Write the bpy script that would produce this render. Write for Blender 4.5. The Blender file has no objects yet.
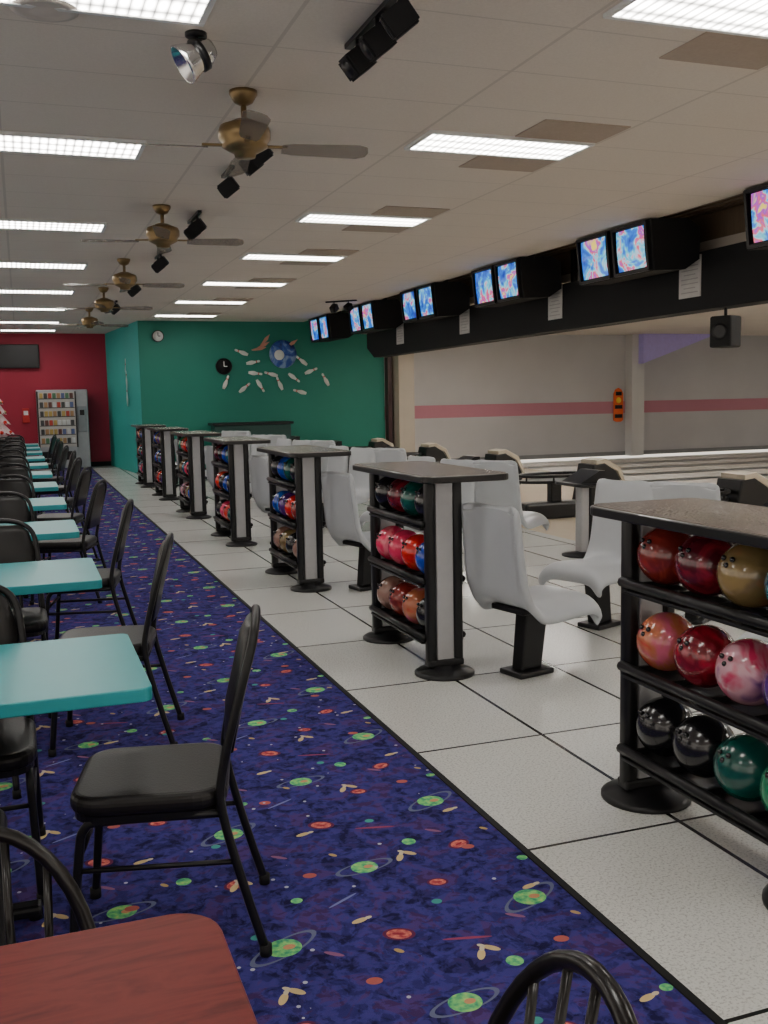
import bpy, bmesh, math, random
from mathutils import Vector, Matrix
random.seed(7)
scene = bpy.context.scene
COL = scene.collection

# ------------------------------------------------------------ materials
class NT:
    def __init__(s, name):
        s.m = bpy.data.materials.new(name); s.m.use_nodes = True
        s.t = s.m.node_tree; s.n = s.t.nodes; s.l = s.t.links
        s.b = s.n['Principled BSDF']
    def node(s, typ, **kw):
        n = s.n.new(typ)
        for k, v in kw.items(): setattr(n, k, v)
        return n
    def set(s, inp, v):
        if isinstance(v, bpy.types.NodeSocket): s.l.new(v, inp)
        else: inp.default_value = v
    def math(s, op, a, b=0.0, c=0.0):
        n = s.node('ShaderNodeMath', operation=op)
        s.set(n.inputs[0], a); s.set(n.inputs[1], b); s.set(n.inputs[2], c)
        return n.outputs[0]
    def vmath(s, op, a, b=(0, 0, 0)):
        n = s.node('ShaderNodeVectorMath', operation=op)
        s.set(n.inputs[0], a); s.set(n.inputs[1], b)
        return n.outputs['Value'] if op in ('LENGTH', 'DOT_PRODUCT') else n.outputs[0]
    def mix(s, f, a, b):
        n = s.node('ShaderNodeMix', data_type='RGBA')
        s.set(n.inputs[0], f); s.set(n.inputs[6], c4(a)); s.set(n.inputs[7], c4(b))
        return n.outputs[2]
    def noise(s, vec, scale, detail=3.0, rough=0.5, dist=0.0):
        n = s.node('ShaderNodeTexNoise')
        s.set(n.inputs['Vector'], vec); n.inputs['Scale'].default_value = scale
        n.inputs['Detail'].default_value = detail; n.inputs['Roughness'].default_value = rough
        n.inputs['Distortion'].default_value = dist
        return n.outputs['Fac']
    def ramp(s, f, stops, interp='LINEAR'):
        n = s.node('ShaderNodeValToRGB'); cr = n.color_ramp; cr.interpolation = interp
        while len(cr.elements) < len(stops): cr.elements.new(0.5)
        for e, (p, c) in zip(cr.elements, stops):
            e.position = p; e.color = c4(c)
        s.set(n.inputs[0], f); return n.outputs[0]
    def pos(s):
        return s.node('ShaderNodeNewGeometry').outputs['Position']
    def obj(s):
        return s.node('ShaderNodeTexCoord').outputs['Object']
    def bump(s, h, strength=0.2, dist=0.01):
        n = s.node('ShaderNodeBump'); n.inputs['Strength'].default_value = strength
        n.inputs['Distance'].default_value = dist
        s.l.new(h, n.inputs['Height']); s.l.new(n.outputs[0], s.b.inputs['Normal'])
    def base(s, c): s.set(s.b.inputs['Base Color'], c)

def c4(c):
    if isinstance(c, bpy.types.NodeSocket): return c
    return tuple(c) + (1.0,) if len(c) == 3 else tuple(c)

_cache = {}
def M(name, col, rough=0.5, metal=0.0, coat=0.0, emit=0.0, var=0.12, nscale=12, bump=0.0, spec=0.5, alpha=1.0):
    if name in _cache: return _cache[name]
    t = NT(name)
    f = t.noise(t.obj(), nscale, 4)
    lo = tuple(max(0, x * (1 - var)) for x in col); hi = tuple(min(1, x * (1 + var)) for x in col)
    c = t.mix(f, lo, hi); t.base(c)
    t.b.inputs['Roughness'].default_value = rough; t.b.inputs['Metallic'].default_value = metal
    t.b.inputs['Coat Weight'].default_value = coat
    t.b.inputs['Specular IOR Level'].default_value = spec
    t.b.inputs['Alpha'].default_value = alpha
    if emit:
        t.l.new(c, t.b.inputs['Emission Color']); t.b.inputs['Emission Strength'].default_value = emit
    if bump: t.bump(t.noise(t.obj(), nscale * 15, 3), bump, 0.004)
    _cache[name] = t.m
    return t.m

def linemask(t, coord, off, period, half):
    x = t.math('SUBTRACT', coord, off - period / 2 - 100 * period)
    x = t.math('MODULO', x, period)
    x = t.math('ABSOLUTE', t.math('SUBTRACT', x, period / 2))
    return t.math('LESS_THAN', x, half)

def mat_carpet():
    t = NT('carpet_space_pattern'); P = t.pos()
    n1 = t.noise(P, 10.0, 4, 0.6, 0.8); n2 = t.noise(P, 26.0, 3, 0.6, 0.5)
    col = t.ramp(n1, [(0.0, (0.010, 0.008, 0.035)), (0.42, (0.014, 0.011, 0.06)), (0.47, (0.038, 0.036, 0.19)),
                      (0.55, (0.048, 0.044, 0.23)), (0.59, (0.085, 0.036, 0.14)), (1.0, (0.11, 0.040, 0.15))])
    col2 = t.ramp(n2, [(0.0, (0.008, 0.007, 0.03)), (0.45, (0.016, 0.013, 0.07)), (0.52, (0.055, 0.05, 0.23)), (1, (0.13, 0.05, 0.18))])
    col = t.mix(0.42, col, col2)
    sx = t.node('ShaderNodeSeparateXYZ'); t.l.new(P, sx.inputs[0])
    def tile(T1, T2, ox, oy):
        a = t.math('MODULO', t.math('ADD', sx.outputs[0], 40 * T1 + ox), T1)
        b = t.math('MODULO', t.math('ADD', sx.outputs[1], 40 * T2 + oy), T2)
        c = t.node('ShaderNodeCombineXYZ'); t.l.new(a, c.inputs[0]); t.l.new(b, c.inputs[1])
        return c.outputs[0]
    def ell(v, cx, cy, rx, ry, ang):
        d = t.vmath('SUBTRACT', v, (cx, cy, 0))
        r = t.node('ShaderNodeVectorRotate', rotation_type='Z_AXIS'); t.l.new(d, r.inputs[0])
        r.inputs['Angle'].default_value = ang
        return t.vmath('LENGTH', t.vmath('MULTIPLY', r.outputs[0], (1 / rx, 1 / ry, 0)))
    def disc(v, cx, cy, rx, ry, ang, c):
        nonlocal col
        m = t.math('LESS_THAN', ell(v, cx, cy, rx, ry, ang), 1.0)
        col = t.mix(m, col, c)
    def ring(v, cx, cy, rx, ry, ang, w, c):
        nonlocal col
        m = t.math('COMPARE', ell(v, cx, cy, rx, ry, ang), 1.0, w)
        col = t.mix(m, col, c)
    green = t.ramp(t.noise(P, 45, 2), [(0.35, (0.06, 0.32, 0.18)), (0.55, (0.20, 0.60, 0.20)), (0.75, (0.5, 0.65, 0.2))])
    red = t.ramp(t.noise(P, 60, 2), [(0.35, (0.38, 0.05, 0.07)), (0.65, (0.72, 0.22, 0.16))])
    yel = (0.62, 0.47, 0.24)
    A = tile(0.76, 0.78, 0.0, 0.0)
    for (cx, cy, r, a) in [(0.60, 0.21, 0.050, -0.5), (0.20, 0.58, 0.044, -0.2)]:
        ring(A, cx, cy, r * 2.2, r * 0.75, a, 0.08, (0.13, 0.15, 0.24))
        disc(A, cx, cy, r, r * 0.9, 0, green)
        disc(A, cx + 0.3 * r, cy, r * 0.35, r * 0.25, 0, (0.6, 0.28, 0.15))
    for (cx, cy, rx, ry, a) in [(0.16, 0.16, 0.036, 0.025, 0.4), (0.55, 0.62, 0.032, 0.023, -0.5), (0.38, 0.40, 0.026, 0.019, 0.2)]:
        disc(A, cx, cy, rx * 1.3, ry * 1.3, a, (0.13, 0.025, 0.07)); disc(A, cx, cy, rx, ry, a, red)
        disc(A, cx, cy, rx * 0.55, ry * 0.2, a, (0.3, 0.03, 0.05))
    disc(A, 0.40, 0.70, 0.024, 0.024, 0, green)
    disc(A, 0.70, 0.45, 0.018, 0.016, 0, green)
    disc(A, 0.33, 0.07, 0.07, 0.006, 0.25, (0.3, 0.06, 0.12))
    disc(A, 0.07, 0.40, 0.06, 0.005, -0.5, (0.18, 0.2, 0.42))
    B = tile(0.55, 0.62, 0.13, 0.31)
    for (cx, cy, a) in [(0.12, 0.15, 0.5), (0.16, 0.17, -0.8), (0.42, 0.44, 1.3)]:
        disc(B, cx, cy, 0.011, 0.026, a, yel)
        disc(B, cx + 0.03 * math.sin(a), cy + 0.03 * math.cos(a), 0.007, 0.012, a, (0.6, 0.52, 0.38))
    disc(B, 0.36, 0.14, 0.022, 0.016, 0.2, (0.45, 0.12, 0.10))
    disc(B, 0.12, 0.46, 0.016, 0.014, 0.0, (0.07, 0.32, 0.28))
    disc(B, 0.30, 0.30, 0.03, 0.008, 0.7, (0.26, 0.11, 0.2))
    disc(B, 0.47, 0.25, 0.016, 0.008, 0.9, (0.5, 0.34, 0.14))
    v = t.node('ShaderNodeTexVoronoi'); t.l.new(P, v.inputs['Vector']); v.inputs['Scale'].default_value = 11
    st = t.math('LESS_THAN', v.outputs['Distance'], 0.075)
    col = t.mix(st, col, (0.45, 0.45, 0.55))
    t.base(col); t.b.inputs['Roughness'].default_value = 0.95
    t.b.inputs['Specular IOR Level'].default_value = 0.1
    t.bump(t.noise(P, 350, 2), 0.35, 0.004)
    return t.m

def mat_terrazzo():
    t = NT('terrazzo_tile'); P = t.pos()
    n = t.noise(P, 110, 2, 0.7); big = t.noise(P, 1.6, 3)
    col = t.ramp(n, [(0.0, (0.34, 0.35, 0.33)), (0.40, (0.48, 0.49, 0.47)), (0.47, (0.70, 0.71, 0.68)), (1, (0.77, 0.78, 0.75))])
    col = t.mix(t.math('MULTIPLY', big, 0.2), col, (0.58, 0.59, 0.56))
    sx = t.node('ShaderNodeSeparateXYZ'); t.l.new(P, sx.inputs[0])
    lx = linemask(t, sx.outputs[0], 1.49, 0.61, 0.009); ly = linemask(t, sx.outputs[1], 2.83, 0.99, 0.007)
    m = t.math('MAXIMUM', lx, ly)
    col = t.mix(m, col, (0.02, 0.02, 0.02))
    t.base(col)
    t.b.inputs['Roughness'].default_value = 0.22
    return t.m

def mat_ceiling():
    t = NT('acoustic_ceiling_tile'); P = t.pos()
    n = t.noise(P, 90, 3, 0.7)
    col = t.ramp(n, [(0.3, (0.70, 0.63, 0.555)), (0.7, (0.79, 0.72, 0.64))])
    big = t.noise(P, 0.8, 2)
    col = t.mix(t.math('MULTIPLY', big, 0.4), col, (0.66, 0.57, 0.475))
    sx = t.node('ShaderNodeSeparateXYZ'); t.l.new(P, sx.inputs[0])
    lx = linemask(t, sx.outputs[0], 2.46, 1.24, 0.010); ly = linemask(t, sx.outputs[1], 3.55, 0.62, 0.006)
    col = t.mix(t.math('MULTIPLY', t.math('MAXIMUM', lx, ly), 0.4), col, (0.40, 0.35, 0.30))
    t.base(col); t.b.inputs['Roughness'].default_value = 0.9
    t.bump(n, 0.2, 0.003)
    return t.m

def mat_paint(name, col, var=0.06):
    t = NT(name); P = t.pos()
    f = t.noise(P, 1.5, 4)
    t.base(t.mix(f, tuple(x * (1 - var * 2) for x in col), tuple(min(1, x * (1 + var)) for x in col)))
    t.b.inputs['Roughness'].default_value = 0.6
    t.bump(t.noise(P, 140, 2), 0.1, 0.002)
    return t.m

def mat_lanewall():
    t = NT('grey_wall_pink_stripe'); P = t.pos()
    sx = t.node('ShaderNodeSeparateXYZ'); t.l.new(P, sx.inputs[0])
    f = t.noise(P, 0.9, 3)
    col = t.mix(f, (0.44, 0.43, 0.43), (0.56, 0.55, 0.55))
    m = t.math('COMPARE', sx.outputs[2], 1.17, 0.145)
    col = t.mix(m, col, (0.48, 0.20, 0.25))
    t.base(col); t.b.inputs['Roughness'].default_value = 0.7
    return t.m

def mat_wood(name, c1, c2, rough=0.35, scale=(3, 40, 3), plank=None):
    t = NT(name); P = t.pos()
    v = t.vmath('MULTIPLY', P, scale)
    f = t.noise(v, 1.0, 4, 0.6, 1.2)
    col = t.mix(f, c1, c2)
    if plank:
        sx = t.node('ShaderNodeSeparateXYZ'); t.l.new(P, sx.inputs[0])
        col = t.mix(t.math('MULTIPLY', linemask(t, sx.outputs[plank[0]], 0, plank[1], plank[2]), 0.4), col, (0.2, 0.13, 0.08))
    t.base(col); t.b.inputs['Roughness'].default_value = rough
    return t.m

def mat_ball(name, a, b, c=None, scale=6.5):
    if name in _cache: return _cache[name]
    t = NT(name); f = t.noise(t.obj(), scale, 3, 0.55, 1.2)
    c = c or a
    b = tuple(0.6 * y + 0.4 * x for x, y in zip(a, b))
    col = t.ramp(f, [(0.32, a), (0.48, b), (0.53, b), (0.68, c)])
    t.base(col); t.b.inputs['Roughness'].default_value = 0.2
    t.b.inputs['Coat Weight'].default_value = 0.6; t.b.inputs['Coat Roughness'].default_value = 0.08
    _cache[name] = t.m; return t.m

def mat_troffer(name, strength):
    t = NT(name); P = t.pos()
    sx = t.node('ShaderNodeSeparateXYZ'); t.l.new(P, sx.inputs[0])
    s1 = t.math('ABSOLUTE', t.math('SINE', t.math('MULTIPLY', sx.outputs[0], 60.0)))
    s2 = t.math('ABSOLUTE', t.math('SINE', t.math('MULTIPLY', sx.outputs[1], 21.0)))
    st = t.math('MULTIPLY', t.math('MULTIPLY_ADD', s1, 0.96, 0.04), t.math('MULTIPLY_ADD', s2, 0.92, 0.08))
    t.base((0.8, 0.82, 0.84, 1)); t.b.inputs['Emission Color'].default_value = (1.0, 0.955, 0.89, 1)
    t.set(t.b.inputs['Emission Strength'], t.math('MULTIPLY', st, strength))
    return t.m

def mat_screen(name, seed):
    t = NT(name); P = t.obj()
    off = t.vmath('ADD', P, (seed, seed * 2, 0))
    f = t.noise(off, 4.5, 3, 0.6, 0.5)
    col = t.ramp(f, [(0.30, (0.01, 0.03, 0.35)), (0.46, (0.02, 0.16, 0.65)), (0.51, (0.08, 0.5, 0.65)), (0.545, (0.45, 0.5, 0.65)),
                     (0.57, (0.7, 0.10, 0.12)), (0.63, (0.3, 0.05, 0.5)), (0.68, (0.85, 0.6, 0.1))], 'LINEAR')
    t.base((0.02, 0.02, 0.02, 1)); t.b.inputs['Roughness'].default_value = 0.1
    t.l.new(col, t.b.inputs['Emission Color']); t.b.inputs['Emission Strength'].default_value = 1.5
    return t.m

BLACK = M('black_metal', (0.008, 0.008, 0.009), 0.35, spec=0.35)
BLKMATTE = M('black_matte', (0.008, 0.008, 0.009), 0.7, spec=0.3)
VINYL = M('black_vinyl', (0.009, 0.008, 0.008), 0.36, bump=0.15, spec=0.35)
BLKWOOD = M('black_lacquer_wood', (0.008, 0.007, 0.007), 0.28, coat=0.2, spec=0.35)
GREYPL = M('grey_molded_plastic', (0.46, 0.485, 0.51), 0.28, var=0.04)
ALU = M('brushed_aluminium', (0.42, 0.42, 0.43), 0.4, 0.3)
CHROME = M('chrome', (0.7, 0.7, 0.7), 0.22, 1.0)
TEAL = M('teal_laminate', (0.025, 0.34, 0.37), 0.32, var=0.03)
COUNTER = M('dark_counter_laminate', (0.26, 0.23, 0.20), 0.22, var=0.25, nscale=90)
BRASS = M('antique_brass', (0.24, 0.165, 0.075), 0.4, 0.7)
BLADE = M('fan_blade_walnut', (0.22, 0.18, 0.14), 0.5, alpha=0.5)
WHITE = M('white_enamel', (0.75, 0.75, 0.73), 0.4)
PAPER = M('paper', (0.55, 0.53, 0.51), 0.8)
INK = M('printed_ink', (0.12, 0.12, 0.12), 0.8)
BEIGE = M('beige_plastic', (0.52, 0.46, 0.36), 0.4)
TROFF = mat_troffer('prismatic_light_lens', 29.0)
TROFFL = mat_troffer('lane_fill_lens', 85.0)  # stronger lens for the added, out-of-view lane lamps
VENT = M('ceiling_return_panel', (0.42, 0.34, 0.27), 0.9, nscale=60)

# ------------------------------------------------------------ mesh builder
class MB:
    def __init__(s): s.bm = bmesh.new(); s.mats = []
    def mi(s, m):
        if m not in s.mats: s.mats.append(m)
        return s.mats.index(m)
    def merge(s, tb, mat, Mx=None, smooth=False):
        i = s.mi(mat)
        for f in tb.faces: f.material_index = i; f.smooth = smooth
        if Mx is not None: tb.transform(Mx)
        me = bpy.data.meshes.new('tmp'); tb.to_mesh(me); tb.free()
        s.bm.from_mesh(me); bpy.data.meshes.remove(me)
    def box(s, c, d, mat, bev=0.0, rot=None, seg=2):
        tb = bmesh.new(); bmesh.ops.create_cube(tb, size=1.0)
        bmesh.ops.scale(tb, vec=d, verts=tb.verts)
        if bev: bmesh.ops.bevel(tb, geom=list(tb.edges), offset=bev, segments=seg, affect='EDGES', profile=0.5)
        Mx = Matrix.Translation(c)
        if rot: Mx = Mx @ Matrix.Rotation(rot[1], 4, rot[0])
        s.merge(tb, mat, Mx, bev > 0 and seg > 2)
    def prism(s, pts, z0, z1, mat, bev=0.0, Mx=None, seg=2):
        tb = bmesh.new()
        vs = [tb.verts.new((x, y, z0)) for x, y in pts]; f = tb.faces.new(vs)
        r = bmesh.ops.extrude_face_region(tb, geom=[f])
        bmesh.ops.translate(tb, vec=(0, 0, z1 - z0), verts=[v for v in r['geom'] if isinstance(v, bmesh.types.BMVert)])
        bmesh.ops.recalc_face_normals(tb, faces=tb.faces)
        if bev:
            es = [e for e in tb.edges if abs(e.verts[0].co.z - e.verts[1].co.z) < 1e-6]
            bmesh.ops.bevel(tb, geom=es, offset=bev, segments=seg, affect='EDGES', profile=0.5)
        s.merge(tb, mat, Mx)
    def lathe(s, prof, mat, Mx=None, n=20, smooth=True):
        tb = bmesh.new(); rings = []
        for r, z in prof:
            rings.append([tb.verts.new((max(r, 1e-4) * math.cos(2 * math.pi * k / n), max(r, 1e-4) * math.sin(2 * math.pi * k / n), z)) for k in range(n)])
        for a, b in zip(rings, rings[1:]):
            for k in range(n): tb.faces.new((a[k], a[(k + 1) % n], b[(k + 1) % n], b[k]))
        tb.faces.new(rings[0][::-1]); tb.faces.new(rings[-1])
        bmesh.ops.recalc_face_normals(tb, faces=tb.faces)
        s.merge(tb, mat, Mx, smooth)
    def tube(s, pts, r, mat, n=8, r2=None, flat=1.0):
        pts = [Vector(p) for p in pts]; tb = bmesh.new(); rings = []
        T0 = (pts[1] - pts[0]).normalized()
        up = Vector((0, 0, 1)) if abs(T0.z) < 0.9 else Vector((1, 0, 0))
        N = (up - T0 * up.dot(T0)).normalized()
        L = len(pts)
        for i, p in enumerate(pts):
            T = (pts[min(i + 1, L - 1)] - pts[max(i - 1, 0)]).normalized()
            N = (N - T * N.dot(T)).normalized(); Bn = T.cross(N)
            rr = r if r2 is None else r + (r2 - r) * i / (L - 1)
            rings.append([tb.verts.new(p + N * rr * math.cos(2 * math.pi * k / n) + Bn * rr * flat * math.sin(2 * math.pi * k / n)) for k in range(n)])
        for a, b in zip(rings, rings[1:]):
            for k in range(n): tb.faces.new((a[k], a[(k + 1) % n], b[(k + 1) % n], b[k]))
        tb.faces.new(rings[0][::-1]); tb.faces.new(rings[-1])
        bmesh.ops.recalc_face_normals(tb, faces=tb.faces)
        s.merge(tb, mat, None, True)
    def sphere(s, c, r, mat, sc=(1, 1, 1), u=20, v=12):
        tb = bmesh.new(); bmesh.ops.create_uvsphere(tb, u_segments=u, v_segments=v, radius=r)
        s.merge(tb, mat, Matrix.Translation(c) @ Matrix.Diagonal((*sc, 1)), True)
    def mesh(s, name):
        me = bpy.data.meshes.new(name); s.bm.to_mesh(me); s.bm.free()
        for m in s.mats: me.materials.append(m)
        return me

def put(name, me, loc=(0, 0, 0), rz=0.0, rot=None, parent=None):
    o = bpy.data.objects.new(name, me); COL.objects.link(o)
    o.location = loc; o.rotation_euler = rot if rot else (0, 0, rz)
    if parent: o.parent = parent
    return o

def smoothpath(pts, sub=5):
    P = [Vector(p) for p in pts]; out = []
    Q = [P[0] * 2 - P[1]] + P + [P[-1] * 2 - P[-2]]
    for i in range(1, len(Q) - 2):
        for k in range(sub):
            u = k / sub; a, b, c, d = Q[i - 1], Q[i], Q[i + 1], Q[i + 2]
            out.append(0.5 * ((2 * b) + (c - a) * u + (2 * a - 5 * b + 4 * c - d) * u * u + (3 * b - a - 3 * c + d) * u ** 3))
    out.append(P[-1]); return out

def roundrect(w, d, r, n=6, cx=0, cy=0):
    out = []
    for (sx, sy, a0) in [(1, 1, 0), (-1, 1, 90), (-1, -1, 180), (1, -1, 270)]:
        for k in range(n + 1):
            a = math.radians(a0 + 90 * k / n)
            out.append((cx + sx * (w / 2 - r) + r * math.cos(a), cy + sy * (d / 2 - r) + r * math.sin(a)))
    return out

def simple_box(name, x0, x1, y0, y1, z0, z1, mat):
    b = MB(); b.box(((x0 + x1) / 2, (y0 + y1) / 2, (z0 + z1) / 2), (x1 - x0, y1 - y0, z1 - z0), mat)
    return put(name, b.mesh(name))
XZ = Matrix(((1, 0, 0, 0), (0, 0, 1, 0), (0, 1, 0, 0), (0, 0, 0, 1)))

# ------------------------------------------------------------ room shell
CZ = 3.15
simple_box('carpet', -4.5, 1.49, -3, 25, -0.05, 0.0, mat_carpet())
b = MB(); TZM = mat_terrazzo()
b.box((3.395, 9, -0.025), (3.81, 24, 0.05), TZM); b.box((1.92, 23, -0.025), (0.86, 4, 0.05), TZM)
put('floor', b.mesh('floor'))
simple_box('trim_1', 1.478, 1.502, -3, 25, -0.01, 0.005, BLKMATTE)
simple_box('approach_floor', 5.3, 9.8, -3, 21, -0.05, 0.0, mat_wood('approach_maple', (0.66, 0.56, 0.43), (0.76, 0.67, 0.54), 0.22, (2, 30, 2), (1, 0.09, 0.003)))
b = MB(); LM = mat_wood('lane_surface', (0.78, 0.75, 0.70), (0.86, 0.84, 0.80), 0.45, (2, 30, 2))
GUT = M('lane_gutter_grey', (0.16, 0.16, 0.165), 0.5)
b.box((16.9, 9, -0.10), (14.1, 23.8, 0.06), GUT)
CAPM = M('lane_cap_white', (0.82, 0.82, 0.82), 0.45)
y = -2.2
while y < 20.2:
    b.box((16.9, y, -0.035), (14.1, 0.92, 0.07), LM)
    for sgn in (-1, 1):
        b.box((16.9, y + sgn * 0.67, -0.032), (14.1, 0.26, 0.07), CAPM, 0.01)
    y += 1.34
put('bowling_lanes', b.mesh('bowling_lanes'))

green = mat_paint('green_wall_paint', (0.006, 0.19, 0.135))
turq = mat_paint('turquoise_wall_paint', (0.02, 0.36, 0.32))
redp = mat_paint('red_wall_paint', (0.34, 0.012, 0.04))
beigep = mat_paint('beige_wall_paint', (0.6, 0.55, 0.5))
simple_box('wall_back', 2.33, 7.62, 21, 21.15, 0, CZ + 0.3, green)
b = MB(); b.prism([(2.33, 21.0), (2.33, 21.15), (2.15, 25.0), (2.0, 25.0)], 0, CZ, turq); put('wall_return', b.mesh('wall_return'))
simple_box('wall_rear', -4.5, 2.1, 25, 25.15, 0, CZ, redp)
def added_window_wall(name, horiz, a0, a1, at, z0, z1, bay):  # unseen walls; their windows are added to let fill light in
    b = MB()
    def bx(u0, u1, zz0, zz1, th, mat, off=0.0):
        if horiz: b.box(((u0 + u1) / 2, at + off, (zz0 + zz1) / 2), (u1 - u0, th, zz1 - zz0), mat)
        else: b.box((at + off, (u0 + u1) / 2, (zz0 + zz1) / 2), (th, u1 - u0, zz1 - zz0), mat)
    bx(a0, a1, 0, z0, 0.15, beigep); bx(a0, a1, z1, CZ, 0.15, beigep)
    n = max(1, round((a1 - a0) / bay)); st = (a1 - a0) / n
    for k in range(n + 1):
        c = a0 + k * st; bx(max(a0, c - 0.06), min(a1, c + 0.06), z0, z1, 0.12, ALU)
    bx(a0, a1, (z0 + z1) / 2 - 0.03, (z0 + z1) / 2 + 0.03, 0.08, ALU)
    return put(name, b.mesh(name))
added_window_wall('wall_left', False, -3, 25.15, -4.575, 0.5, 2.9, 2.3)
added_window_wall('wall_front', True, -4.65, 24, -3.075, 0.5, 2.9, 2.3)
simple_box('wall_lane_side', 7.62, 24, 21, 21.15, 0, 2.95, mat_lanewall())
simple_box('wall_right', 24, 24.15, -3.15, 21.15, -0.1, 2.95, beigep)
simple_box('baseboard_back', 2.36, 7.6, 20.975, 21, 0, 0.11, BLKMATTE)
simple_box('baseboard_rear', -4.5, 2.0, 24.975, 25, 0, 0.11, BLKMATTE)
simple_box('baseboard_lane_side', 8.2, 24, 20.975, 21, 0, 0.1, M('grey_trim', (0.2, 0.2, 0.2)))
simple_box('ceiling', -4.65, 5.8, -3.15, 25.15, CZ, CZ + 0.1, mat_ceiling())
lanec = mat_paint('lane_ceiling_paint', (0.78, 0.70, 0.60))
simple_box('ceiling_lane', 6.55, 24.15, -3.15, 21.15, 2.90, 3.0, lanec)
b = MB(); SL = mat_wood('slat_wood', (0.16, 0.11, 0.07), (0.28, 0.20, 0.13), 0.5)
b.box((6.2, 9, 3.42), (0.8, 24.3, 0.04), BLKMATTE)
for k in range(7): b.box((5.87 + k * 0.115, 9, 3.30), (0.07, 24.3, 0.07), SL)
b.box((6.6, 9, 3.2), (0.04, 24.3, 0.46), SL)
b.box((5.79, 9, 3.34), (0.04, 24.3, 0.2), BLKMATTE)
put('ceiling_slat', b.mesh('ceiling_slat'))
b = MB()
b.prism([(-3.0, 2.34), (17.9, 2.26), (18.3, 2.45), (18.3, 2.72), (17.6, 2.80), (-3.0, 2.92)], 0, 0.24, BLKMATTE,
        Mx=Matrix(((0, 0, 1, 6.30), (1, 0, 0, 0), (0, 1, 0, 0), (0, 0, 0, 1))))
b.box((6.42, 20, 2.95), (0.2, 2, 0.1), BLKMATTE)
for yy in (1, 6, 11, 16): b.box((6.5, yy, 3.0), (0.06, 0.06, 0.6), BLKMATTE)
put('trim_bulkhead', b.mesh('trim_bulkhead'))
b = MB(); CR = mat_paint('cream_column_paint', (0.48, 0.42, 0.34))
b.box((7.95, 20.75, 1.45), (0.36, 0.5, 2.9), CR); b.box((7.68, 20.9, 1.45), (0.10, 0.2, 2.9), M('dark_frame', (0.05, 0.02, 0.02)))
put('wall_column', b.mesh('wall_column'))
b = MB(); b.box((14.0, 20.85, 1.45), (0.34, 0.3, 2.9), mat_paint('pilaster_paint', (0.60, 0.59, 0.57))); put('wall_pilaster', b.mesh('wall_pilaster'))
b = MB()
b.prism([(14.0, 2.2), (16.1, 2.9), (14.0, 2.9)], 20.5, 20.98, M('brace_purple_light', (0.50, 0.42, 0.85), 0.6), Mx=XZ)  # purple light falling on the brace, put into its base colour
put('trim_brace', b.mesh('trim_brace'))
b = MB()
OR = M('banner_orange', (0.75, 0.12, 0.02), 0.6)
b.prism([(13.49, 0.86), (13.56, 0.82), (13.69, 0.82), (13.75, 0.86), (13.75, 1.50), (13.70, 1.60), (13.62, 1.64), (13.54, 1.60), (13.49, 1.50)], 20.955, 20.985, OR, Mx=XZ)
for z, w in ((1.5, 0.16), (1.18, 0.2), (0.96, 0.2)): b.box((13.62, 20.95, z), (w, 0.02, 0.09), BLKMATTE)
b.sphere((13.62, 20.95, 1.34), 0.07, M('banner_yellow', (0.8, 0.6, 0.05)), (1, 0.3, 1))
put('wall_banner', b.mesh('wall_banner'))

# ------------------------------------------------------------ ceiling lights
def troffer_mesh(lens, nm):
    b = MB(); L, W = 1.18, 0.46
    b.box((0, 0, -0.006), (L - 0.06, W - 0.06, 0.012), lens)
    for sy in (-1, 1): b.box((0, sy * (W / 2 - 0.015), -0.010), (L, 0.03, 0.02), WHITE, 0.003)
    for sx in (-1, 1): b.box((sx * (L / 2 - 0.015), 0, -0.010), (0.03, W - 0.06, 0.02), WHITE, 0.003)
    return b.mesh(nm)
TM = troffer_mesh(TROFF, 'ceiling_light'); TL = troffer_mesh(TROFFL, 'lane_fill_light')
VM = MB(); VM.box((0, 0, -0.004), (0.60, 0.40, 0.008), VENT, 0.002)
VM = VM.mesh('ceiling_vent')
for yy in (-1.4, 1.2, 3.75, 6.17, 8.97, 11.5, 14.2, 16.9, 19.6):
    put('ceiling_light', TM, (3.08, yy, CZ))
    put('ceiling_vent', VM, (3.37, yy + 0.44, CZ)); put('ceiling_vent', VM, (3.37, yy - 0.44, CZ))
for yy in (-1.0, 1.8, 4.35, 6.9, 9.95, 12.75, 15.7, 18.5, 21.5, 23.8):
    put('ceiling_light', TM, (0.26, yy, CZ))
for yy in (0.5, 4.35, 9.95, 15.7, 21.5):  # extra unseen row, added as fill
    put('ceiling_light', TM, (-2.6, yy, CZ))
for xx, yy in [(8.2, 1), (8.2, 4), (8.2, 7.5), (8.2, 11), (8.2, 14.5), (8.2, 18), (14, 3), (14, 8), (15, 12.5), (18, 6), (19.5, 12), (20.8, 16.5)]:  # lamps added out of view to brighten lanes and side wall
    put('lane_fill_light', TL, (xx, yy, 2.899))
b = MB(); b.lathe([(0.14, 0), (0.14, -0.012), (0.10, -0.02), (0.09, -0.012), (0.05, -0.022), (0, -0.022)], M('ceiling_speaker_beige', (0.6, 0.54, 0.48)), n=28)
put('ceiling_speaker', b.mesh('ceiling_speaker'), (0.19, 4.60, CZ))

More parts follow.
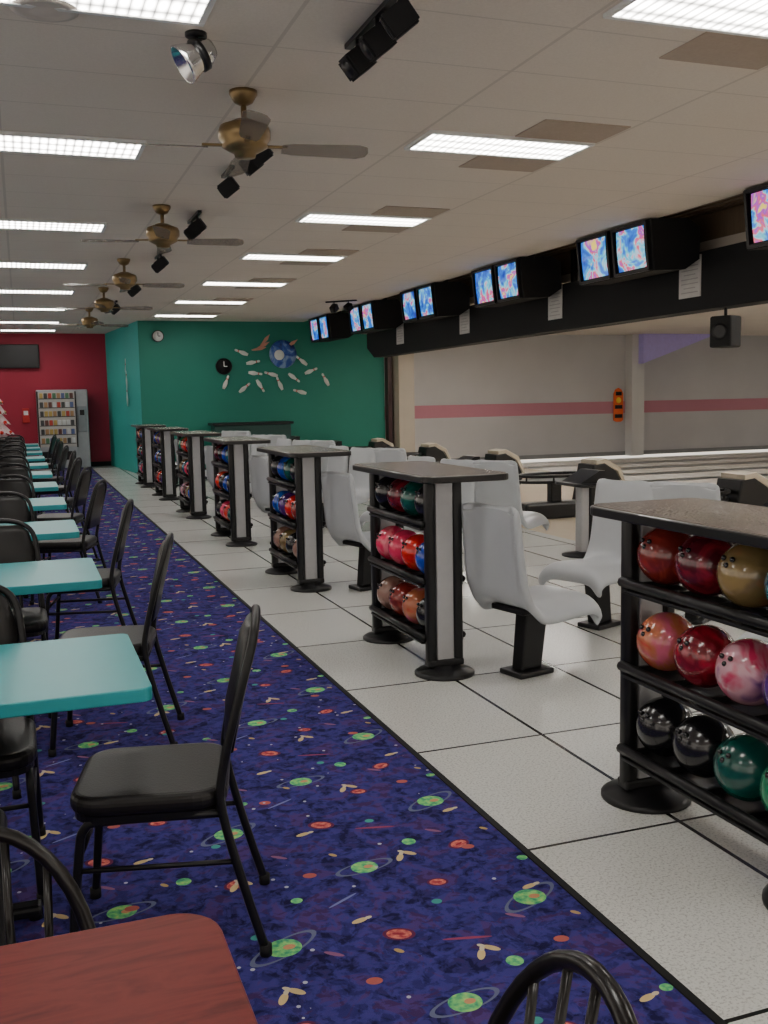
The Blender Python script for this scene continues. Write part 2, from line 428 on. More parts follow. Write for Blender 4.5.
# ------------------------------------------------------------ ceiling fans
def fan_mesh():
    b = MB()
    b.lathe([(0.0, 0), (0.075, 0), (0.075, -0.02), (0.05, -0.06), (0.02, -0.075), (0, -0.075)], BRASS, n=20)
    b.lathe([(0.016, -0.07), (0.016, -0.17)], BRASS, n=10)
    b.lathe([(0.0, -0.15), (0.05, -0.15), (0.09, -0.17), (0.13, -0.185), (0.14, -0.21), (0.14, -0.25), (0.12, -0.275), (0.125, -0.29), (0.09, -0.31),
             (0.06, -0.325), (0.055, -0.345), (0.0, -0.35)], BRASS, n=28)
    for k in range(4):
        a = k * 2 * math.pi / 4
        R = Matrix.Rotation(a, 4, 'Z')
        b.box(R @ Vector((0.17, 0, -0.285)), (0.12, 0.03, 0.012), BRASS, 0.003, ('Z', a))
        pts = [(0.20, -0.04), (0.26, -0.055), (0.62, -0.07), (0.67, -0.045), (0.68, 0.0), (0.67, 0.045), (0.62, 0.07), (0.26, 0.055), (0.20, 0.04)]
        b.prism(pts, -0.004, 0.004, BLADE, Mx=R @ Matrix.Translation((0, 0, -0.295)) @ Matrix.Rotation(-0.25, 4, 'X'))
    return b.mesh('ceiling_fan')
FM = fan_mesh()
for yy, a in ((5.5, -0.12), (8.8, -0.15), (12.1, -0.1), (15.1, -0.2), (18.3, 0.2)):
    put('ceiling_fan', FM, (1.22, yy, CZ), a)

# ------------------------------------------------------------ track lights
def track(nc, name='track_light'):
    b = MB(); L = 0.24 * nc + 0.1
    b.box((0, 0, -0.012), (0.035, L, 0.024), BLACK, 0.003)
    for k in range(nc):
        y0 = (k - (nc - 1) / 2) * 0.27
        b.tube([(0, y0, -0.02), (0, y0, -0.09)], 0.01, BLACK)
        R = Matrix.Translation((0, y0, -0.12)) @ Matrix.Rotation(0.9, 4, 'Y') @ Matrix.Rotation(0.4 - 0.25 * k, 4, 'X')
        tb = bmesh.new(); bmesh.ops.create_cube(tb, size=1); bmesh.ops.scale(tb, vec=(0.11, 0.11, 0.13), verts=tb.verts)
        bmesh.ops.bevel(tb, geom=list(tb.edges), offset=0.01, segments=2, affect='EDGES'); b.merge(tb, BLKMATTE, R)
        b.lathe([(0.0, -0.068), (0.04, -0.068), (0.04, -0.06)], BLACK, R, 14)
    return b.mesh(name)
T3, T2, T1 = track(3), track(2), track(1)
TZ = CZ - 0.001
for me, x, yy, a in ((T3, 1.54, 4.25, 0), (T2, 1.50, 6.45, 0), (T1, 1.50, 7.35, 0), (T2, 1.56, 9.2, 0), (T2, 1.56, 11.6, 0), (T2, 1.56, 14.3, 0), (T2, 1.56, 17.2, 0), (T2, 5.2, 16.4, 0.8)):
    put('track_light', me, (x, yy, TZ), a)
b = MB()
b.lathe([(0, 0), (0.05, 0), (0.05, -0.015), (0, -0.015)], BLACK, n=16)
b.tube([(0, 0, -0.01), (0, 0, -0.03), (0.01, 0, -0.05)], 0.01, BLACK)
R = Matrix.Translation((0, 0, -0.10)) @ Matrix.Rotation(1.0, 4, 'Y')
b.lathe([(0, 0.09), (0.04, 0.085), (0.06, 0.05), (0.065, 0.0), (0.085, -0.06), (0.09, -0.08), (0.082, -0.08), (0.06, -0.03), (0, -0.02)], CHROME, R, 22)
b.lathe([(0.066, 0.03), (0.075, 0.03), (0.075, 0.0), (0.066, 0.0)], BLACK, R, 22)
put('flood_lamp', b.mesh('flood_lamp'), (0.84, 4.72, CZ))

# ------------------------------------------------------------ scoring monitors
def monitor_mesh(i):
    b = MB()
    W = 1.34
    prof = [(0.0, 0.0), (0.05, -0.48), (0.40, -0.46), (0.56, -0.36), (0.56, -0.05), (0.42, 0.02)]
    b.prism(prof, -W / 2, W / 2, BLKMATTE, Mx=XZ)
    ang = math.atan2(0.05, 0.48)
    sm = [mat_screen('crt_screen_%d_%d' % (i, j), i * 3.1 + j * 1.7) for j in range(2)]
    for j, yy in enumerate((-0.335, 0.335)):
        c = (0.022, yy, -0.24)
        R = Matrix.Translation(c) @ Matrix.Rotation(-ang, 4, 'Y')
        for (dy, dz, sy, sz) in ((0, 0.22, 0.58, 0.03), (0, -0.22, 0.58, 0.03), (-0.285, 0, 0.03, 0.46), (0.285, 0, 0.03, 0.46)):
            tb = bmesh.new(); bmesh.ops.create_cube(tb, size=1); bmesh.ops.scale(tb, vec=(0.05, sy, sz), verts=tb.verts)
            bmesh.ops.translate(tb, vec=(-0.01, dy, dz), verts=tb.verts); b.merge(tb, BLACK, R)
        tb = bmesh.new(); bmesh.ops.create_grid(tb, x_segments=8, y_segments=8, size=0.5)
        for v in tb.verts:
            x, y2 = v.co.x, v.co.y
            v.co = Vector((-0.012 - 0.018 * (1 - 2 * (x * x + y2 * y2)), x * 0.47, y2 * 0.39))
        b.merge(tb, sm[j], R, True)
    b.box((0.3, -0.4, 0.03), (0.06, 0.06, 0.12), BLACK); b.box((0.3, 0.4, 0.03), (0.06, 0.06, 0.12), BLACK)
    return b.mesh('scoring_monitor')
for i in range(7):
    put('scoring_monitor', monitor_mesh(i), (5.70, 3.64 + 2.64 * i, 3.14))
for yy in (5.85, 8.44, 11.1, 13.8, 16.5):
    b = MB(); b.box((0, 0, 0), (0.008, 0.34, 0.40), PAPER)
    for k in range(8): b.box((-0.005, 0, 0.15 - k * 0.043), (0.004, 0.26 if k % 3 else 0.18, 0.010), M('faded_ink', (0.35, 0.34, 0.33), 0.8))
    put('posted_sign', b.mesh('posted_sign'), (6.294, yy, 2.63))
b = MB(); b.box((0, 0, 0), (0.22, 0.22, 0.30), BLKMATTE, 0.02); b.lathe([(0.07, 0), (0.08, 0.01), (0.05, 0.0), (0.0, 0.01)], BLACK, Matrix.Translation((-0.11, 0, 0)) @ Matrix.Rotation(-math.pi / 2, 4, 'Y'), 18)
b.tube([(0, 0, 0.13), (0, 0, 0.26)], 0.015, BLACK)
put('hanging_speaker', b.mesh('hanging_speaker'), (6.42, 8.05, 2.07), 0.4)
b = MB(); b.lathe([(0, 0.10), (0.05, 0.09), (0.06, 0.0), (0.045, -0.01), (0, -0.01)], WHITE, Matrix.Rotation(0.5, 4, 'X'), 16); b.tube([(0, 0, 0.06), (0, 0, 0.3)], 0.01, BLACK)
put('hanging_lamp', b.mesh('hanging_lamp'), (9.2, 10.6, 2.61))

# ------------------------------------------------------------ ball racks
RED = (0.6, 0.01, 0.015); PINK = (0.85, 0.05, 0.15); BLK = (0.006, 0.006, 0.008); BLU = (0.01, 0.06, 0.5); GRN = (0.005, 0.16, 0.09)
BM = dict(
    redbrown=mat_ball('ball_redbrown', (0.34, 0.03, 0.02), (0.10, 0.015, 0.015), (0.42, 0.06, 0.035)),
    maroon=mat_ball('ball_maroon', (0.16, 0.008, 0.02), (0.04, 0.005, 0.01), (0.28, 0.015, 0.03)),
    gold=mat_ball('ball_gold', (0.30, 0.21, 0.08), (0.15, 0.11, 0.05), (0.30, 0.12, 0.05)),
    tealblk=mat_ball('ball_tealblack', (0.01, 0.18, 0.28), (0.01, 0.02, 0.05), (0.02, 0.28, 0.32)),
    redgreen=mat_ball('ball_redgreen', (0.55, 0.02, 0.03), (0.5, 0.25, 0.1), (0.6, 0.12, 0.2)),
    redblk=mat_ball('ball_redblack', (0.42, 0.01, 0.03), BLK, (0.45, 0.05, 0.08)),
    pinkwhite=mat_ball('ball_pinkwhite', (0.55, 0.03, 0.10), (0.6, 0.5, 0.55), (0.12, 0.03, 0.2)),
    purple=mat_ball('ball_purple', (0.12, 0.02, 0.28), (0.03, 0.01, 0.08), (0.2, 0.03, 0.4)),
    black=mat_ball('ball_black', BLK, (0.012, 0.012, 0.014), BLK),
    dgreen=mat_ball('ball_darkgreen', (0.005, 0.10, 0.08), (0.004, 0.06, 0.05), (0.005, 0.13, 0.09)),
    green=mat_ball('ball_green', (0.01, 0.26, 0.11), (0.01, 0.16, 0.08), (0.02, 0.34, 0.14)),
    pink=mat_ball('ball_pink', PINK, (0.7, 0.02, 0.08), (0.85, 0.2, 0.25)),
    red=mat_ball('ball_red', (0.75, 0.02, 0.01), (0.6, 0.01, 0.01), (0.8, 0.08, 0.03)),
    blue=mat_ball('ball_blue', BLU, (0.01, 0.03, 0.25), (0.02, 0.15, 0.65)),
    brown=mat_ball('ball_brown', (0.25, 0.10, 0.08), (0.35, 0.22, 0.17), (0.13, 0.05, 0.04)),
    orange=mat_ball('ball_orange', (0.8, 0.15, 0.02), (0.7, 0.1, 0.02), (0.85, 0.25, 0.05)))
RL = 0.88
def rack_mesh():
    b = MB()
    for yy in (0, RL):
        b.lathe([(0, 0), (0.165, 0), (0.165, 0.012), (0.15, 0.022), (0.09, 0.04), (0.07, 0.055), (0, 0.055)], BLACK, Matrix.Translation((0, yy, 0)), 28)
        for sx in (-1, 1):
            b.box((sx * 0.078, yy, 0.56), (0.055, 0.06, 1.02), BLACK, 0.02, seg=4)
        b.box((0, yy, 0.56), (0.10, 0.05, 1.02), ALU, 0.008)
        b.box((0, yy, 0.065), (0.21, 0.07, 0.04), BLACK, 0.01)
    for z in (0.205, 0.515, 0.825):
        b.box((0, RL / 2, z - 0.03), (0.25, RL - 0.04, 0.012), BLACK, 0.003)
        for sx in (-1, 1):
            b.tube([(sx * 0.112, 0.0, z + 0.0), (sx * 0.112, RL, z + 0.0)], 0.019, BLACK, 8)
        for k in range(5): b.box((0, 0.03 + k * (RL - 0.06) / 4, z - 0.015), (0.22, 0.012, 0.025), BLACK)
    b.prism(roundrect(0.50, 1.24, 0.07, 6, 0.06, RL / 2 - 0.04), 1.06, 1.095, BLKWOOD, 0.006)
    b.prism(roundrect(0.475, 1.215, 0.06, 6, 0.06, RL / 2 - 0.04), 1.094, 1.099, COUNTER)
    return b.mesh('rack_frame')
RM = rack_mesh()
def ball_mesh(rows):
    b = MB()
    for row, z in zip(rows, (0.94, 0.63, 0.32)):
        for k, nm in enumerate(row):
            yy = RL - 0.035 - 0.108 - k * 0.216 + 0.012
            b.sphere((-0.01, yy, z - 0.012 + 0.005), 0.106, BM[nm], u=28, v=18)
            for (dy, dz) in ((0.0, 0.0), (0.02, 0.02), (-0.02, 0.02)):
                b.sphere((-0.108 + abs(dy) * .3, yy + dy, z + 0.03 + dz), 0.009, BM['black'], u=8, v=6)
    return b.mesh('bowling_balls')
rows1 = [['redbrown', 'maroon', 'gold', 'tealblk'], ['redgreen', 'redblk', 'pinkwhite', 'purple'], ['black', 'black', 'dgreen', 'green']]
rows2 = [['black', 'maroon', 'dgreen', 'black'], ['pink', 'pink', 'red', 'blue'], ['brown', 'redbrown', 'redgreen', 'black']]
rows3 = [['black', 'blue', 'dgreen', 'black'], ['blue', 'purple', 'red', 'redbrown'], ['brown', 'gold', 'black', 'brown']]
rows4 = [['maroon', 'black', 'blue', 'tealblk'], ['red', 'black', 'blue', 'black'], ['black', 'pink', 'red', 'dgreen']]
RY = [2.18 + 2.68 * i + (0.05 if i else 0) for i in range(7)]
names = list(BM.keys())
allrows = [rows1, rows2, rows3, rows4] + [[[random.choice(names) for _ in range(4)] for _ in range(3)] for _ in range(3)]
for i, yy in enumerate(RY):
    if i == 6: yy -= 0.15
    e = put('ball_rack', None, (2.12 if i == 0 else 2.10, yy, 0))
    put('rack_frame', RM, parent=e); put('bowling_balls', ball_mesh(allrows[i]), parent=e)

# ------------------------------------------------------------ molded bowling seats
def seat_mesh():
    prof = smoothpath([(0.275, 0, 0.335), (0.285, 0, 0.388), (0.225, 0, 0.418), (0.08, 0, 0.412), (-0.09, 0, 0.405), (-0.185, 0, 0.44), (-0.212, 0, 0.56), (-0.23, 0, 0.72), (-0.25, 0, 0.90), (-0.256, 0, 0.93)], 3)
    nU = len(prof); nV = 12
    tb = bmesh.new(); g = []
    for i, p in enumerate(prof):
        u = i / (nU - 1)
        if u < 0.12: hw = 0.235 + 0.02 * u / 0.12
        elif u < 0.45: hw = 0.255
        elif u < 0.62: hw = 0.255 - 0.01 * math.sin((u - 0.45) / 0.17 * math.pi / 2)
        elif u < 0.9: hw = 0.245 - 0.02 * (u - 0.62) / 0.28
        else: hw = 0.225 - 0.03 * ((u - 0.9) / 0.1) ** 2
        row = []
        for j in range(nV + 1):
            v = -1 + 2 * j / nV
            e = abs(v) ** 6
            dx = -0.035 * e if u > 0.6 else 0
            dz = (-0.085 * e if 0.0 <= u <= 0.5 else -0.04 * e if u < 0.6 else 0) - (0.03 * e if u > 0.93 else 0)
            row.append(tb.verts.new((p.x + dx, v * hw, p.z + dz)))
        g.append(row)
    for i in range(nU - 1):
        for j in range(nV): tb.faces.new((g[i][j], g[i][j + 1], g[i + 1][j + 1], g[i + 1][j]))
    bmesh.ops.recalc_face_normals(tb, faces=tb.faces)
    me = bpy.data.meshes.new('t'); tb.to_mesh(me); tb.free()
    o = bpy.data.objects.new('t', me); COL.objects.link(o)
    m = o.modifiers.new('s', 'SOLIDIFY'); m.thickness = 0.045; m.offset = 0
    m = o.modifiers.new('u', 'SUBSURF'); m.levels = 1; m.render_levels = 1
    dg = bpy.context.evaluated_depsgraph_get(); em = bpy.data.meshes.new_from_object(o.evaluated_get(dg))
    bpy.data.objects.remove(o)
    b = MB(); tb = bmesh.new(); tb.from_mesh(em); b.merge(tb, GREYPL, None, True)
    b.box((0.0, 0, 0.370), (0.32, 0.26, 0.03), BLACK, 0.006)
    pr = [(-0.09, 0.03), (0.05, 0.03), (0.10, 0.36), (-0.06, 0.36)]
    b.prism(pr, -0.045, 0.045, BLACK, 0.01, Mx=XZ)
    b.box((-0.02, 0, 0.015), (0.24, 0.18, 0.03), BLACK, 0.008)
    return b.mesh('molded_seat')
SM = seat_mesh()
for i in range(7):
    y0 = RY[i]
    put('molded_seat', SM, (2.53, y0 - 0.17, 0), 0.24)
    put('molded_seat', SM, (3.45, y0 + 0.62, 0), math.pi + 0.35)
    put('molded_seat', SM, (4.12, y0 + 0.50, 0), 0.6)
    if i != 1 and i < 6: put('molded_seat', SM, (3.35, y0 + 1.32, 0), math.pi + 0.2)

def console():
    b = MB()
    b.lathe([(0, 0), (0.19, 0), (0.19, 0.015), (0.06, 0.04), (0, 0.04)], BLACK, n=24)
    b.box((0, 0, 0.35), (0.09, 0.12, 0.64), ALU, 0.02, seg=4); b.box((0.06, 0, 0.35), (0.04, 0.13, 0.64), BLACK, 0.01)
    b.prism(roundrect(0.36, 0.56, 0.12), 0.66, 0.69, BLACK, 0.01)
    b.prism([(-0.12, 0.69), (0.14, 0.69), (0.14, 0.80), (0.08, 0.80)], -0.17, 0.17, BLACK, Mx=XZ)
    return b.mesh('scoring_console')
CM = console()
def ballreturn():
    b = MB()
    b.box((0.1, 0, 0.10), (1.1, 0.26, 0.20), BLACK, 0.03)
    b.prism([(0.35, 0.18), (0.85, 0.18), (0.90, 0.32), (0.76, 0.56), (0.60, 0.66), (0.44, 0.64)], -0.19, 0.19, BLACK, 0.02, Mx=XZ)
    b.prism([(0.48, 0.64), (0.60, 0.65), (0.78, 0.55), (0.91, 0.32), (0.94, 0.34), (0.82, 0.60), (0.62, 0.71), (0.48, 0.69)], -0.18, 0.18, BEIGE, 0.008, Mx=XZ)
    pts = [(math.cos(a) * 0.44 - 0.04, math.sin(a) * 0.24) for a in [k * 2 * math.pi / 28 for k in range(28)]]
    b.prism(pts, 0.44, 0.475, BLACK, 0.01)
    b.tube([(x, yv, 0.53) for x, yv in pts] + [(pts[0][0], pts[0][1], 0.53)], 0.02, BLACK, 8)
    for k in range(0, 28, 4): b.tube([(pts[k][0], pts[k][1], 0.46), (pts[k][0], pts[k][1], 0.53)], 0.012, BLACK, 6)
    b.box((0.0, 0, 0.32), (0.14, 0.14, 0.26), BLACK, 0.02)
    return b.mesh('ball_return')
BR = ballreturn()
for i in range(-1, 6):
    yy = 5.42 + 2.68 * i
    put('ball_return', BR, (6.1, yy, 0))
    put('scoring_console', CM, (4.88, yy, 0))

# ------------------------------------------------------------ dining chairs
def chair_mesh():
    b = MB(); r = 0.0125
    b.prism(roundrect(0.42, 0.42, 0.09, 6), 0.415, 0.47, VINYL, 0.022, seg=4)
    b.prism(roundrect(0.40, 0.40, 0.08, 6), 0.400, 0.418, BLACK)
    L = [(-0.30, 0.205, 0.006), (-0.245, 0.20, 0.20), (-0.195, 0.195, 0.41), (-0.20, 0.19, 0.52), (-0.245, 0.185, 0.70), (-0.285, 0.165, 0.84), (-0.298, 0.10, 0.895), (-0.302, 0.0, 0.91)]
    path = L + [(x, -yv, z) for x, yv, z in L[-2::-1]]
    b.tube(smoothpath(path, 4), r, BLACK, 8)
    tb = bmesh.new()
    prof = [(-0.222, 0.56), (-0.24, 0.66), (-0.265, 0.76), (-0.285, 0.85), (-0.293, 0.885)]
    nv = 8; F = []; Bk = []
    for i, (x, z) in enumerate(prof):
        hw = [0.165, 0.172, 0.168, 0.145, 0.105][i]; fr = []; bk = []
        for j in range(nv + 1):
            v = -1 + 2 * j / nv; e = (1 - v * v) * (0.6 if i in (0, 4) else 1)
            fr.append(tb.verts.new((x + 0.008 + 0.026 * e, v * hw, z))); bk.append(tb.verts.new((x - 0.006 - 0.012 * e, v * hw, z)))
        F.append(fr); Bk.append(bk)
    for i in range(4):
        for j in range(nv):
            tb.faces.new((F[i][j], F[i][j + 1], F[i + 1][j + 1], F[i + 1][j])); tb.faces.new((Bk[i][j + 1], Bk[i][j], Bk[i + 1][j], Bk[i + 1][j + 1]))
        tb.faces.new((F[i][0], F[i + 1][0], Bk[i + 1][0], Bk[i][0])); tb.faces.new((F[i][nv], Bk[i][nv], Bk[i + 1][nv], F[i + 1][nv]))
    for j in range(nv):
        tb.faces.new((F[0][j + 1], F[0][j], Bk[0][j], Bk[0][j + 1])); tb.faces.new((F[4][j], F[4][j + 1], Bk[4][j + 1], Bk[4][j]))
    bmesh.ops.recalc_face_normals(tb, faces=tb.faces); b.merge(tb, VINYL, None, True)
    for s in (-1, 1):
        b.tube(smoothpath([(-0.19, s * 0.19, 0.405), (0.10, s * 0.185, 0.40), (0.165, s * 0.185, 0.385), (0.185, s * 0.188, 0.30), (0.215, s * 0.20, 0.006)], 4), r, BLACK, 8)
        b.tube([(-0.228, s * 0.199, 0.27), (0.188, s * 0.19, 0.27)], 0.008, BLACK, 6)
        b.lathe([(0, 0), (0.017, 0), (0.017, 0.03), (0, 0.03)], BLKMATTE, Matrix.Translation((0.215, s * 0.20, 0.001)), 10)
        b.lathe([(0, 0), (0.017, 0), (0.017, 0.03), (0, 0.03)], BLKMATTE, Matrix.Translation((-0.298, s * 0.205, 0.001)), 10)
    b.tube([(0.185, -0.188, 0.30), (0.185, 0.188, 0.30)], 0.008, BLACK, 6)
    b.tube([(-0.192, -0.195, 0.40), (-0.192, 0.195, 0.40)], 0.01, BLACK, 6)
    return b.mesh('dining_chair')
CH = chair_mesh()
def windsor_mesh():
    b = MB()
    pts = []
    for k in range(28):
        a = 2 * math.pi * k / 28
        pts.append((0.215 * math.cos(a) * (1.0 if math.cos(a) > 0 else 0.95), 0.215 * math.sin(a)))
    b.prism(pts, 0.425, 0.46, BLKWOOD, 0.012, seg=3)
    HH = 0.368
    hoop = []
    for k in range(25):
        a = math.pi * k / 24
        yv = 0.190 * math.cos(a) * (1 + 0.06 * math.sin(a)); h = math.sin(a) ** 0.75
        hoop.append((-0.13 - 0.12 * h, yv, 0.455 + HH * h))
    b.tube(hoop, 0.0125, BLKWOOD, 10)
    for k in range(5):
        yb = (-0.11 + 0.055 * k)
        yt = yb * 1.12
        a = math.acos(max(-1, min(1, yt / 0.20))); h = math.sin(a) ** 0.75
        zt = 0.455 + HH * h
        b.tube([(-0.165, yb, 0.455), (-0.165 - 0.05 * h, (yb + yt) / 2, (0.455 + zt) / 2), (-0.13 - 0.12 * h, yt, zt)], 0.0075, BLKWOOD, 6)
    for sx, sy in ((1, 1), (1, -1), (-1, 1), (-1, -1)):
        p0 = Vector((sx * 0.13, sy * 0.13, 0.43)); p1 = Vector((sx * 0.20, sy * 0.20, 0.006))
        rs = [0.014, 0.018, 0.020, 0.014, 0.020, 0.017, 0.011]
        for q in range(6):
            b.tube([p0.lerp(p1, q / 6), p0.lerp(p1, (q + 1) / 6)], rs[q], BLKWOOD, 8, rs[q + 1])
    for s in (-1, 1): b.tube([(0.17, s * 0.17, 0.19), (-0.17, s * 0.17, 0.19)], 0.010, BLKWOOD, 8)
    b.tube([(0, -0.17, 0.19), (0, 0.17, 0.19)], 0.010, BLKWOOD, 8)
    return b.mesh('windsor_chair')
WM = windsor_mesh()
def table_mesh(mat, W=1.24, D=0.68, rad=0.03, name='dining_table'):
    b = MB()
    b.prism(roundrect(W, D, rad, 6), 0.712, 0.75, mat, 0.004)
    b.lathe([(0, 0.04), (0.035, 0.04), (0.035, 0.69), (0, 0.69)], BLACK, n=16)
    b.box((0, 0, 0.70), (0.5, 0.34, 0.024), BLACK, 0.004); b.box((0, 0, 0.03), (0.62, 0.06, 0.035), BLACK, 0.012); b.box((0, 0, 0.03), (0.06, 0.52, 0.035), BLACK, 0.012)
    b.lathe([(0, 0.03), (0.08, 0.03), (0.04, 0.09), (0, 0.09)], BLACK, n=16)
    for (x, yv) in ((0.29, 0), (-0.29, 0), (0, 0.24), (0, -0.24)): b.lathe([(0, 0), (0.02, 0), (0.02, 0.02), (0, 0.02)], BLACK, Matrix.Translation((x, yv, 0)), 10)
    return b.mesh(name)
TT = table_mesh(TEAL)
def mahog():
    t = NT('mahogany_laminate'); P = t.obj()
    v = t.vmath('MULTIPLY', P, (1.2, 9, 3)); f = t.noise(v, 2.2, 4, 0.6, 1.6)
    t.base(t.ramp(f, [(0.3, (0.10, 0.010, 0.010)), (0.5, (0.18, 0.022, 0.019)), (0.7, (0.12, 0.013, 0.013))]))
    t.b.inputs['Roughness'].default_value = 0.5; t.b.inputs['Specular IOR Level'].default_value = 0.3; return t.m
TD = table_mesh(mahog(), 1.24, 0.74, 0.07, 'mahogany_table')
put('mahogany_table', TD, (-0.39, 1.06, 0))
put('windsor_chair', WM, (-0.10, 1.42, 0), -math.pi / 2 + 0.1)
put('windsor_chair', WM, (0.35, 0.96, 0), math.pi - 0.02)
TY = [2.98 + 1.74 * j for j in range(11)]
for j, yy in enumerate(TY):
    put('dining_table', TT, (-0.33, yy, 0))
    jit = random.uniform(-0.12, 0.12) if j > 1 else 0
    put('dining_chair', CH, (0.30 + jit * 0.3, yy - 0.18, 0), math.pi - 0.22 + jit)
    put('dining_chair', CH, (-0.14 if j else -0.22, yy + (0.45 if j else 0.30), 0), -math.pi / 2 + jit)
    put('dining_chair', CH, (-0.30, yy - 0.46, 0), math.pi / 2 - jit)
    if j > 1: put('dining_chair', CH, (-0.95, yy + 0.05, 0), 0.1)

# ------------------------------------------------------------ far-end things
b = MB()
VW = M('vending_silver', (0.36, 0.37, 0.39), 0.35, 0.3); VI = M('vending_interior', (0.35, 0.33, 0.30), 0.6, emit=0.25)
b.box((0, 0.06, 0.93), (1.12, 0.66, 1.80), VW, 0.02)
b.box((-0.13, -0.28, 1.15), (0.80, 0.02, 1.25), VI)
b.box((-0.13, -0.27, 0.32), (0.74, 0.03, 0.20), BLACK, 0.01)
b.box((0.42, -0.28, 1.15), (0.20, 0.03, 0.60), M('vending_panel', (0.25, 0.26, 0.28)), 0.01)
b.box((0.42, -0.30, 1.30), (0.10, 0.01, 0.12), BLACK)
snack = [M('snack_%d' % k, c, 0.4) for k, c in enumerate([(0.5, 0.05, 0.03), (0.5, 0.35, 0.1), (0.1, 0.13, 0.3), (0.08, 0.2, 0.1), (0.4, 0.22, 0.1), (0.6, 0.6, 0.6), (0.12, 0.04, 0.03), (0.05, 0.05, 0.05)])]
for r_ in range(6):
    z = 0.60 + r_ * 0.205
    b.box((-0.13, -0.30, z), (0.78, 0.04, 0.015), BLACK)
    for c_ in range(8): b.box((-0.46 + c_ * 0.094, -0.31, z + 0.07), (0.075, 0.03, 0.12), random.choice(snack), 0.008)
for x in (-0.545, 0.285): b.box((x, -0.30, 1.15), (0.03, 0.05, 1.28), BLACK)
for sx in (-0.45, 0.45): b.box((sx, 0, 0.015), (0.08, 0.5, 0.03), BLACK)
put('vending_machine', b.mesh('vending_machine'), (0.92, 24.5, 0))
b = MB(); b.box((0, 0, 0), (1.35, 0.08, 0.55), BLACK, 0.01); b.box((0, -0.042, 0), (1.27, 0.01, 0.47), M('tv_glass', (0.01, 0.01, 0.012), 0.4)); b.box((0, 0.05, 0), (0.3, 0.05, 0.2), BLACK)
put('wall_television', b.mesh('wall_television'), (-0.19, 24.92, 2.62))
b = MB(); b.box((0, 0, 0), (0.16, 0.06, 0.34), M('alarm_red', (0.5, 0.02, 0.02)), 0.01); b.box((0, -0.035, 0.06), (0.10, 0.01, 0.1), WHITE)
put('fire_alarm', b.mesh('fire_alarm'), (0.12, 24.97, 1.25))
b = MB(); TR = M('flocked_tinsel_pink', (0.75, 0.55, 0.56), 0.7, var=0.4, nscale=40)
b.lathe([(0, 0), (0.2, 0), (0.22, 0.05), (0.03, 0.08), (0.03, 0.4), (0, 0.4)], M('tree_stand', (0.1, 0.06, 0.03)), n=14)
for k in range(8):
    z = 0.3 + k * 0.21; R0 = 0.56 * (1 - k / 8.6); n = 18
    tb = bmesh.new(); top_ = tb.verts.new((0, 0, z + 0.34)); ring_ = []
    for q in range(n * 2):
        a = math.pi * q / n + k; rr = R0 * (1.0 if q % 2 else 0.72)
        ring_.append(tb.verts.new((rr * math.cos(a), rr * math.sin(a), z - (0.05 if q % 2 else 0))))
    for q in range(n * 2): tb.faces.new((ring_[q], ring_[(q + 1) % (2 * n)], top_))
    b.merge(tb, TR)
    for q in range(7):
        a = q * 0.9 + k * 0.5; b.sphere((R0 * 0.8 * math.cos(a), R0 * 0.8 * math.sin(a), z), 0.04, BM['red'] if (q + k) % 3 else BM['gold'], u=10, v=8)
put('christmas_tree', b.mesh('christmas_tree'), (-0.50, 22.7, 0))

def pinprof(s): return [(0.0, 0), (0.035 * s, 0.0), (0.06 * s, 0.12 * s), (0.06 * s, 0.17 * s), (0.024 * s, 0.29 * s), (0.026 * s, 0.32 * s), (0.036 * s, 0.36 * s), (0.026 * s, 0.40 * s), (0, 0.41 * s)]
PW = M('pin_white', (0.65, 0.68, 0.64), 0.4); PR = M('pin_red', (0.6, 0.03, 0.03), 0.4)
b = MB()
def pin(cx, cz, ang, s=0.74):
    Mx = Matrix.Translation((cx, -0.02, cz)) @ Matrix.Rotation(ang, 4, 'Y') @ Matrix.Diagonal((1, 0.25, 1, 1)) @ Matrix.Translation((0, 0, -0.2 * s))
    b.lathe(pinprof(s), PW, Mx, 14); b.lathe([(0.034 * s, 0.285 * s), (0.034 * s, 0.31 * s)], PR, Mx, 14)
for (cx, cz, a) in [(-1.25, -0.58, 0.4), (-0.62, -0.40, 1.7), (-0.86, -0.70, 0.9), (-0.66, -0.17, 1.4), (-0.52, -0.66, 2.6), (-0.10, -0.62, -0.4), (-0.28, -0.42, -1.3),
                    (0.34, -0.80, -1.3), (0.40, -0.14, -0.9), (0.60, -0.36, 1.2), (0.92, -0.55, -0.5), (-0.90, 0.04, -1.2), (0.22, -0.50, 2.2)]:
    pin(cx, cz, a)
t = NT('planet_blue'); fz = t.noise(t.obj(), 3.0, 3, 0.5, 1.5)
t.base(t.ramp(fz, [(0.35, (0.01, 0.03, 0.16)), (0.5, (0.02, 0.08, 0.36)), (0.62, (0.2, 0.3, 0.5))])); t.b.inputs['Roughness'].default_value = 0.6
PB = t.m
b.lathe([(0, -0.02), (0.30, -0.02), (0.29, 0.03), (0.2, 0.05), (0, 0.06)], PB, Matrix.Rotation(math.pi / 2, 4, 'X'), 36)
b.lathe([(0.0, 0.058), (0.11, 0.062), (0.10, 0.07), (0, 0.075)], PW, Matrix.Translation((-0.10, 0, -0.02)) @ Matrix.Rotation(math.pi / 2, 4, 'X'), 16)
SO = M('comet_salmon', (0.6, 0.28, 0.2), 0.5)
